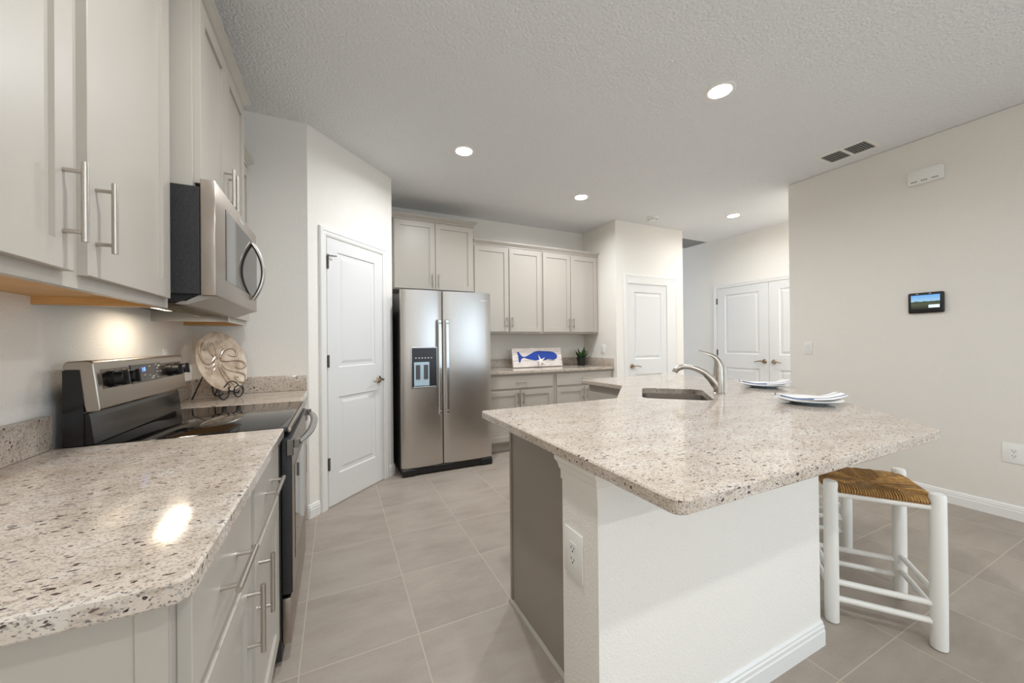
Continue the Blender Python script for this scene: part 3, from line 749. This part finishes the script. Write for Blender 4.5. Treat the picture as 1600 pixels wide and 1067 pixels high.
# ------------------------------------------------------------------ bar stools
def stool(loc, rz, label):
    t = thing('bar_stool', label, 'stool', loc, rz, 'rush seat stools at the island')
    h = .166; H = .617
    for sx, sy in ((-1, -1), (1, -1), (1, 1), (-1, 1)):
        mb = MB(); mb.lathe([(.018, 0), (.0245, .004), (.0255, .012), (.0262, .30), (.0255, H-.012), (.023, H-.003), (.012, H)], (sx*h, sy*h, 0), 20); mb.build('leg', WHITEL, t)
    for ax in (0, 1):
        for s in (-1, 1):
            for z, r in ((.560, .0135), (.176 if ax == 0 else .205, .0125), (.104 if ax == 0 else .134, .0125)):
                a = (-h, s*h, z) if ax == 0 else (s*h, -h, z); b = (h, s*h, z) if ax == 0 else (s*h, h, z)
                mb = MB(); mb.cyl(a, b, r, 12); mb.build('rail' if z > .5 else 'rung', WHITEL, t)
    # rush seat: pillow of four triangles dipping towards the centre, wrapped over the rails
    N = 144; hs = h+.020; mb = MB(); bm = mb.bm
    def prof(x, y):
        u = max(abs(x), abs(y))/hs
        e = .598-.018*max(0, (u-.80)/.20)**2.0
        dip = .012*(1-min(1, u/.8))
        seam = .006*math.exp(-((abs(x)-abs(y))/.014)**2)*(1 if u < .95 else 0)
        st_ = y if abs(x) > abs(y) else x
        ridge = .0014*math.sin(st_*2*PI/.0088+1.5*math.sin(st_*41))+.0009*math.sin(st_*137)
        return e-dip-seam+ridge
    def lim(x, y): # clip the corners round the legs
        k = .026; m_ = hs
        ax_, ay_ = abs(x), abs(y); d_ = math.hypot(m_-ax_, m_-ay_)
        if ax_ > hs-.045 and ay_ > hs-.045:
            f = (2*hs-.062)/(ax_+ay_)
            if f < 1: return x*f, y*f
        return x, y
    top = [[bm.verts.new((*lim(-hs+2*hs*i/N, -hs+2*hs*j/N), prof(-hs+2*hs*i/N, -hs+2*hs*j/N))) for i in range(N+1)] for j in range(N+1)]
    bot = [[bm.verts.new((*lim(-hs*.96+1.92*hs*i/N, -hs*.96+1.92*hs*j/N), .570)) for i in range(N+1)] for j in range(N+1)]
    for j in range(N):
        for i in range(N):
            bm.faces.new((top[j][i], top[j][i+1], top[j+1][i+1], top[j+1][i])); bm.faces.new((bot[j][i], bot[j+1][i], bot[j+1][i+1], bot[j][i+1]))
    for i in range(N):
        bm.faces.new((bot[0][i], bot[0][i+1], top[0][i+1], top[0][i])); bm.faces.new((bot[N][i+1], bot[N][i], top[N][i], top[N][i+1]))
        bm.faces.new((bot[i+1][0], bot[i][0], top[i][0], top[i+1][0])); bm.faces.new((bot[i][N], bot[i+1][N], top[i+1][N], top[i][N]))
    mb.build('seat', RUSH, t)
    return t
ra = math.radians(-53.0)
st = stool((3.020, .836, 0), ra, 'nearest white bar stool with woven rush seat beside the island corner')
dup(st, (3.560, 1.352, 0), ra, 'second white bar stool mostly hidden behind the nearest stool')

# ------------------------------------------------------------------ ceiling fixtures
def can(x, y, label, seen=True, power=CAN_POWER):
    t = thing('recessed_light', label, 'ceiling light', (x, y, ZC), 0, 'lit recessed ceiling lights')
    mb = MB(); mb.lathe([(.064, -.001), (.068, -.005), (.086, -.004), (.090, 0)], (0, 0, 0), 32, 'z', False, False); mb.build('trim_ring', WHITEP, t)
    mb = MB(); mb.lathe([(.0, -.002), (.064, -.002), (.064, -.0005), (0, -.0005)], (0, 0, 0), 32, 'z', False, False); mb.build('lens', emit('lamp_lens', (255, 244, 226), 22), t)
    a = area('lamp', (0, 0, -.009), (0, 0, 0), .12, .12, power, CAN_COL, 165, 'DISK', t)
    return t
can(3.022, 1.524, 'large glowing recessed light above the island, nearest the viewer', power=4.5)
can(1.785, 2.887, 'glowing recessed light in the ceiling before the refrigerator', power=12)
can(3.240, 3.283, 'glowing recessed light in the ceiling near the whale sign cabinets', power=13)
can(5.356, 2.986, 'glowing recessed light in the hall ceiling near the double doors', power=5.5)
can(5.65, 1.45, 'unseen recessed light added in the hall ceiling behind the right wall', power=17)  # added out of view to brighten the hall
for x, y, p_ in ((.98, .95, 10.5), (1.75, -.75, 11), (1.75, -3.1, 26), (3.6, -3.1, 8)):  # out of view; second read from the counter's shadow, others added as fill
    can(x, y, 'unseen recessed light in the ceiling above or behind the camera', power=p_)
def grille(label, x0, y0, x1, y1, n, alongx, mid=None, mat=plain('vent_grey', (92, 93, 92), .7)):
    cx_, cy_ = (x0+x1)/2, (y0+y1)/2
    t = thing('ceiling_vent', label, 'air vent', (cx_, cy_, ZC))
    hx, hy = (x1-x0)/2, (y1-y0)/2; b = .028
    mb = MB(); mb.rings([[(-hx, -hy, 0), (hx, -hy, 0), (hx, hy, 0), (-hx, hy, 0)], [(-hx, -hy, -.003), (hx, -hy, -.003), (hx, hy, -.003), (-hx, hy, -.003)], [(-hx+b, -hy+b, -.007), (hx-b, -hy+b, -.007), (hx-b, hy-b, -.007), (-hx+b, hy-b, -.007)], [(-hx+b, -hy+b, -.001), (hx-b, -hy+b, -.001), (hx-b, hy-b, -.001), (-hx+b, hy-b, -.001)]], False, False)
    if mid: mb.box((-hx+b, -.012, -.007), (hx-b, .012, -.001)) if mid == 'x' else mb.box((-.012, -hy+b, -.007), (.012, hy-b, -.001))
    mb.build('frame', WHITEP, t, smooth=False)
    mb = MB(); mb.box((-hx+b, -hy+b, -.0012), (hx-b, hy-b, -.0004)); mb.build('backing', mat, t, smooth=False)
    mb = MB()
    for k in range(n):
        if alongx:
            yy = -hy+b+(2*hy-2*b)*(k+.5)/n; mb.obox((-hx+b, yy-.004, -.0065), (2*hx-2*b, 0, 0), (0, .006, .004), (0, -.0008, .0012))
        else:
            xx = -hx+b+(2*hx-2*b)*(k+.5)/n; mb.obox((xx-.004, -hy+b, -.0065), (.006, 0, .004), (0, 2*hy-2*b, 0), (-.0008, 0, .0012))
    mb.build('louvers', plain('louver_white', (196, 195, 192), .4), t, smooth=False)
grille('white rectangular air vent in the ceiling beside the right wall', 4.580, 1.395, 4.832, 1.750, 16, True, 'x')
grille('white slatted return vent in the hall ceiling above the doors', 5.56, 3.92, 6.20, 4.40, 7, False, mat=plain('pale_vent_grey', (150, 148, 145), .7))
t = thing('smoke_detector', 'round white smoke detector on the ceiling near the hall corner', 'smoke detector', (4.465, 3.455, ZC))
mb = MB(); mb.lathe([(.075, 0), (.075, -.012), (.070, -.018), (.055, -.022), (.050, -.034), (.044, -.038), (0.001, -.039)], (0, 0, 0), 32, 'z', False); mb.build('housing', WHITEP, t)
SG = plain('slot_grey', (140, 138, 134), .5)
for k in range(10):
    a = 2*PI*k/10; MB().box((.052*math.cos(a)-.006, .052*math.sin(a)-.006, -.033), (.052*math.cos(a)+.006, .052*math.sin(a)+.006, -.026)).build('slot', SG, t)

# ------------------------------------------------------------------ wall plates and wall devices (local frame: front -y)
def plate(label, loc, rz, kind, w=.072, h=.117, name='wall_outlet', cat='outlet', group=None):
    t = thing(name, label, cat, loc, rz, group)
    mb = MB(); mb.box((-w/2, -.006, -h/2), (w/2, 0, h/2), .0025, 2); mb.build('cover', WHITEP, t)
    if kind == 'outlet':
        mb = MB(); mb.box((-.017, -.0075, -.034), (.017, -.006, .034), .0006); mb.build('receptacle', WHITEP, t)
        for z in (-.018, .016):
            for q in (((-.008, -.0079, z-.001), (-.0055, -.0074, z+.007)), ((.0055, -.0079, z-.001), (.008, -.0074, z+.006))): MB().box(*q).build('slot', SLOT, t)
            MB().cyl((0, -.0074, z-.008), (0, -.0079, z-.008), .0028, 8).build('slot', SLOT, t)
    else:
        mb = MB(); mb.rings([[(-.0165, -.006, -.033), (.0165, -.006, -.033), (.0165, -.006, .033), (-.0165, -.006, .033)], [(-.016, -.011, -.032), (.016, -.011, -.032), (.016, -.0075, .032), (-.016, -.0075, .032)]], False); mb.build('rocker', plain('rocker_white', (232, 231, 228), .3), t, smooth=False)
    return t
plate('white outlet on the end of the island wall facing the range', (1.48, .938, .590), -H90, 'outlet', .094, .142)
plate('white outlet low on the right wall by the picture edge', (XR, .803, .448), -H90, 'outlet', .10, .134)
plate('white light switch on the right wall near its far corner', (XR, 2.010, 1.153), -H90, 'switch', .072, .122, 'light_switch', 'switch')
plate('white outlet on the back wall left of the whale sign', (2.880, YB, 1.105), 0, 'outlet')
plate('white outlet peeking above the top edge of the whale sign', (3.197, YB, 1.128), 0, 'outlet')
plate('white outlet on the back wall behind the potted plant', (4.00, YB, 1.135), 0, 'outlet')
plate('white light switch on the side wall right of the potted plant', (XC, 3.975, 1.135), -H90, 'switch', .085, .128, 'light_switch', 'switch')
plate('white outlet on the left wall behind the range and platter', (.0, 2.59, 1.16), H90, 'outlet')
t = thing('door_chime', 'white slotted chime box high on the right wall', 'chime', (XR, 1.195, 2.50), -H90)
mb = MB(); mb.box((-.095, -.040, -.054), (.095, 0, .054), .005, 2); mb.build('box', WHITEP, t)
for cx_ in (-.058, -.002, .056):
    for k in range(4): MB().box((cx_-.018+k*.009, -.0408, -.040), (cx_-.013+k*.009, -.0395, -.032)).build('slot', SLOT, t)
t = thing('touch_panel', 'black touch screen panel with landscape picture on the right wall', 'touch panel', (XR, 1.206, 1.514), -H90)
mb = MB(); mb.box((-.097, -.024, -.080), (.097, 0, .080), .010, 3); mb.build('housing', BLACKP, t)
def screen():
    s = NT('screen_picture'); tc = s.n('ShaderNodeTexCoord'); sp = s.n('ShaderNodeSeparateXYZ'); s.l(tc.outputs['Object'], sp.inputs[0])
    z = s.math('MULTIPLY_ADD', sp.outputs[2], 1/.11, .45)
    n = s.noise(tc.outputs['Object'], 60, 3); zz = s.math('ADD', z, s.math('MULTIPLY_ADD', n, .16, -.08))
    c = s.ramp(zz, [(0, lin((40, 40, 34))), (.35, lin((78, 84, 66))), (.52, lin((60, 70, 50))), (.58, lin((150, 186, 214))), (1, lin((96, 160, 220)))])
    s.l(c, s.b.inputs['Emission Color']); s.set(Emission_Strength=.8, Base_Color=(0, 0, 0, 1), Roughness=.1); return s.m
mb = MB(); mb.box((-.078, -.0252, -.050), (.078, -.0238, .060)); sc_ = mb.build('screen', screen(), t)
mb = MB(); mb.box((.018, -.0258, -.040), (.076, -.0252, -.018)); mb.build('button', emit('pale_button', (190, 225, 240), .8), sc_)
SN = plain('sensor', (200, 205, 208), .3)
for x in (-.05, .02): MB().box((x, -.0246, .068), (x+.012, -.0238, .073)).build('sensor', SN, t)

# ------------------------------------------------------------------ platter on wire stand
pc = Vector((.205, 2.755, 1.135)); tilt = math.radians(14)
prz = math.radians(63)     # faces the room
Rt = Matrix.Translation(pc) @ Matrix.Rotation(prz, 4, 'Z') @ Matrix.Rotation(H90-tilt, 4, 'X')   # local z = out of the plate
t = thing('decorative_platter', 'round taupe ceramic platter with raised octopus pattern on the small counter', 'platter', pc)
Pr = .182
mb = MB(); mb.lathe([(.0, -.010), (.09, -.010), (.13, -.004), (Pr, .010), (Pr+.001, .013), (Pr-.003, .015), (.13, .003), (.09, -.002), (.0, -.003)], (0, 0, 0), 56, 'z', False, False)
mb.bm.transform(Rt); mb.build('dish', PEARL, t, W(t))
def pz(x, y):
    r = math.hypot(x, y); return -.003+(max(0, r-.08)/.085)**1.6*.017
def spline(P, n=8):
    out = []
    P = [P[0]]+list(P)+[P[-1]]
    for i in range(1, len(P)-2):
        p0, p1, p2, p3 = (Vector(P[k]) for k in (i-1, i, i+1, i+2))
        for k in range(n):
            s_ = k/n; out.append(.5*((2*p1)+(p2-p0)*s_+(2*p0-5*p1+4*p2-p3)*s_**2+(3*p1-p0-3*p2+p3)*s_**3))
    out.append(Vector(P[-2])); return out
def im(u, v): # position in the photo crop -> platter plane
    return ((u-402)/352*Pr, (470-v)/400*Pr)
arms = [[(345, 420), (285, 340), (265, 250), (310, 205), (355, 250), (368, 330), (350, 410)],
        [(395, 420), (430, 360), (500, 300), (590, 285), (645, 330), (620, 395), (530, 380)],
        [(400, 445), (480, 460), (600, 455), (690, 480), (720, 530), (660, 580), (590, 555)],
        [(400, 500), (450, 570), (540, 605), (630, 640), (675, 690), (650, 755)], [(600, 780), (555, 760), (535, 700), (570, 685)],
        [(330, 400), (270, 460), (200, 485), (140, 440), (115, 350), (120, 260), (165, 205), (195, 240), (180, 300)],
        [(335, 430), (290, 500), (220, 540), (160, 530)], [(340, 460), (300, 540), (230, 610)],
        [(365, 470), (390, 560), (440, 680), (470, 800)], [(350, 500), (370, 620), (430, 820)]]
mb = MB()
for a in arms:
    pts = [(p.x, p.y, pz(p.x, p.y)+.0015) for p in spline([im(*q_) for q_ in a], 6)]
    mb.tube([Vector(p) for p in pts], .0058, 8)
mb.bm.transform(Rt); mb.build('octopus_relief', PEARL, t, W(t))
mb = MB()
for a in arms[:6]:
    pts = [(p.x+.0055, p.y-.0055, pz(p.x, p.y)+.0012) for p in spline([im(*q_) for q_ in a], 6)]
    mb.tube([Vector(p) for p in pts], .0028, 6)
mb.bm.transform(Rt); mb.build('painted_shadow_lines', RELIEF_SHADE, t, W(t))  # offset dark copies of the arms, painted shadow of the relief
t = thing('plate_stand', 'black scrolled wire easel stand holding the taupe platter', 'stand', (pc.x, pc.y, ZT))
Sm = Matrix.Translation((pc.x, pc.y, ZT)) @ Matrix.Rotation(prz, 4, 'Z')
mb = MB(); wr = .0036
def wire(P, n=6): mb.tube(spline(P, n), wr, 8)
f = -.062
def ring(cx_, cz_, r_, a0, a1, y=f): return [(cx_+r_*math.cos(a0+(a1-a0)*k/14), y, cz_+r_*math.sin(a0+(a1-a0)*k/14)) for k in range(15)]
for s_ in (-1, 1):
    mb.tube(ring(s_*.056, .0395, .036, PI if s_ > 0 else 0, (2*PI+.6) if s_ > 0 else -(PI+.6)), wr, 8)
    mb.tube([(s_*.020, f, .040), (s_*.02, f-.002, .062), (s_*.03, f-.012, .074), (s_*.052, f-.022, .070), (s_*.055, f-.03, .058), (s_*.044, f-.03, .054)], wr, 8)
    wire([(s_*.062, f, .042), (s_*.068, -.045, .026), (s_*.07, -.012, .040), (s_*.07, .002, .12), (s_*.07, .022, .20)])
    mb.tube([(s_*.07, .022, .20), (s_*.08, .11, .004)], wr, 8)
mb.tube([(-.07, .022, .20), (.07, .022, .20)], wr, 8)
wire([(-.055, f, .075), (-.025, f, .098), (0, f, .104), (.025, f, .098), (.055, f, .075)])
mb.tube([(-.024, f, .044), (.024, f, .044)], wr, 8)
mb.bm.transform(Sm); mb.build('wire_frame', IRON, t, W(t))

# ------------------------------------------------------------------ whale sign, starfish, plant on the back counter
sy = 4.16; lean = math.radians(12)
Ms = Matrix.Translation((3.192, sy, ZT+.0067)) @ Matrix.Rotation(-lean, 4, 'X')
t = thing('whale_sign', 'whitewashed wooden sign with blue whale leaning on the back counter', 'sign', (3.192, sy, ZT))
SW, SH = .728, .247
mb = MB()
for k in range(3): mb.box((-SW/2, 0, k*SH/3+.001), (SW/2, .030, (k+1)*SH/3-.001), .002)
mb.bm.transform(Ms); mb.build('board', WASH, t, W(t), smooth=False)
wh = [(310, 260), (325, 250), (348, 285), (372, 312), (400, 315), (440, 300), (500, 265), (560, 245), (640, 248), (740, 256), (785, 275), (806, 300), (808, 330), (795, 352), (770, 360), (745, 362), (700, 352), (640, 368), (560, 372), (490, 360), (430, 345), (395, 330), (370, 334), (352, 350), (335, 390), (322, 378), (320, 340), (338, 318), (318, 290)]
def sg(u, v): return ((u-560)/620*SW, SH-(v-205)/(450-205)*SH)
wp = [tuple(p) for p in spline([(*sg(u, v), 0) for u, v in wh+[wh[0]]], 4)][:-1]
mb = MB(); mb.rings([[(p[0], .0002, p[1]) for p in wp], [(p[0], -.0025, p[1]) for p in wp]]); bmesh.ops.triangulate(mb.bm, faces=mb.bm.faces); mb.bm.transform(Ms); wo = mb.build('whale', BLUE, t, W(t), smooth=False)
mb = MB(); mb.tube([Vector((*sg(a, b)[:1], -.003, sg(a, b)[1])) for a, b in ((695, 358), (735, 368), (768, 372))], .003, 6); mb.bm.transform(Ms); mb.build('whale_jaw', BLUE, wo, W(t))
t = thing('starfish', 'small white starfish propped against the whale sign', 'starfish', (3.20, sy-.035, ZT))
mb = MB(); pts = []
Mf = Matrix.Translation((3.20, sy-.036, ZT+.083)) @ Matrix.Rotation(-.35, 4, 'X')
bm = mb.bm; ctr = bm.verts.new((0, -.012, 0)); cb = bm.verts.new((0, .004, 0)); rim = []; rimb = []
for k in range(10):
    a = PI/2+.25+k*PI/5; r_ = .086 if k % 2 == 0 else .021
    rim.append(bm.verts.new((r_*math.cos(a), -.004, r_*math.sin(a)))); rimb.append(bm.verts.new((r_*math.cos(a), .004, r_*math.sin(a))))
for k in range(10):
    j = (k+1) % 10; bm.faces.new((ctr, rim[k], rim[j])); bm.faces.new((cb, rimb[j], rimb[k])); bm.faces.new((rim[k], rimb[k], rimb[j], rim[j]))
bm.transform(Mf); mb.build('body', plain('chalk_white', (240, 234, 226), .6), t, W(t), smooth=False)
pp = Vector((3.86, 4.16, ZT))
t = thing('potted_plant', 'small spiky green plant in a black pot on the back counter', 'plant', pp)
mb = MB(); mb.lathe([(.0, 0), (.046, 0), (.048, .004), (.062, .098), (.065, .10), (.065, .108), (.058, .108), (.056, .095), (0, .095)], pp, 24, 'z', False, False); mb.build('pot', plain('matte_black_pot', (24, 24, 24), .5), t, W(t))
mb = MB(); random.seed(11)
for k in range(44):
    a = random.random()*2*PI; el = random.uniform(.2, 1.4); L = random.uniform(.11, .20); wd_ = random.uniform(.009, .016)
    d_ = Vector((math.cos(a)*math.cos(el), math.sin(a)*math.cos(el), math.sin(el))); side = Vector((-math.sin(a), math.cos(a), 0)); o_ = pp+Vector((math.cos(a)*.02, math.sin(a)*.02, .095)); nrm = d_.cross(side)
    ring_ = []
    for s_ in (0, .35, .7, 1):
        wv = wd_*(.6, 1, .75, .05)[int(s_*3+.01) if s_ < 1 else 3]; c_ = o_+d_*L*s_+Vector((0, 0, -.25*L*s_*s_*math.cos(el)))
        ring_.append([c_-side*wv, c_+nrm*.003*(1-s_), c_+side*wv, c_-nrm*.002])
    mb.rings(ring_)
def leafmat():
    l_ = NT('leaf_green'); n = l_.noise(l_.coord(), 40, 2); l_.base(l_.ramp(n, [(.3, lin((26, 52, 26))), (.7, lin((70, 104, 54)))])); l_.set(Roughness=.4); return l_.m
mb.build('leaves', leafmat(), t, W(t))

# ------------------------------------------------------------------ place settings on the island
PW = plain('white_china', (240, 240, 240), .12); PB = plain('blue_glaze', (120, 178, 214), .15)
def napkin_mat():
    n = NT('striped_napkin'); tc = n.n('ShaderNodeTexCoord'); sp = n.n('ShaderNodeSeparateXYZ'); n.l(tc.outputs['Object'], sp.inputs[0])
    f_ = n.math('FRACT', n.math('MULTIPLY', sp.outputs[1], 24)); n.base(n.mix(n.math('LESS_THAN', f_, .22), lin((240, 236, 234)), lin((108, 122, 152)))); n.set(Roughness=.8); return n.m
NAP = napkin_mat()
def setting(x, y, rz, lp, ln):
    t = thing('dinner_plate', lp, 'plate', (x, y, ZT+.0005), rz, 'place settings on the island')
    mb = MB(); mb.lathe([(.0, .003), (.060, .003), (.064, 0), (.070, 0), (.074, .004), (.100, .011), (.137, .021), (.139, .023), (.1365, .0245), (.098, .0145), (.078, .0085), (.0, .0075)], (0, 0, 0), 48, 'z', False, False)
    mb.build('dish', PW, t)
    mb = MB(); mb.lathe([(.0745, .0034), (.100, .0102), (.122, .0162), (.122, .0158), (.100, .0096), (.0745, .0028)], (0, 0, 0), 48, 'z', False, False); mb.build('blue_underside', PB, t)
    n = thing('napkin', ln, 'napkin', (x, y, ZT+.02), rz, 'napkins folded on the plates')
    mb = MB(); N = 16; rings = []
    for i in range(N+1):
        u_ = -1+2*i/N; xx = u_*.158; zz = .0075-.012+max(0, abs(u_)-.42)**1.4*.040+.002
        zz = max(zz, -.012+.004+ (.0245-.0075)*max(0, (abs(xx)-.078)/.06) )
        wv = .042+.006*math.sin(3*u_)
        rings.append([(xx, -wv, zz+.004), (xx, wv, zz+.004), (xx, wv, zz+.012+.002*math.sin(7*u_)), (xx, 0, zz+.017), (xx, -wv, zz+.011)])
    mb.rings(rings); mb.build('cloth', NAP, n)
setting(2.985, 1.045, math.radians(-28), 'near white dinner plate on the island above the nearest stool', 'folded striped napkin lying on the near dinner plate')
setting(3.470, 1.545, math.radians(-28), 'far white dinner plate on the island below the double doors', 'folded striped napkin lying on the far dinner plate')
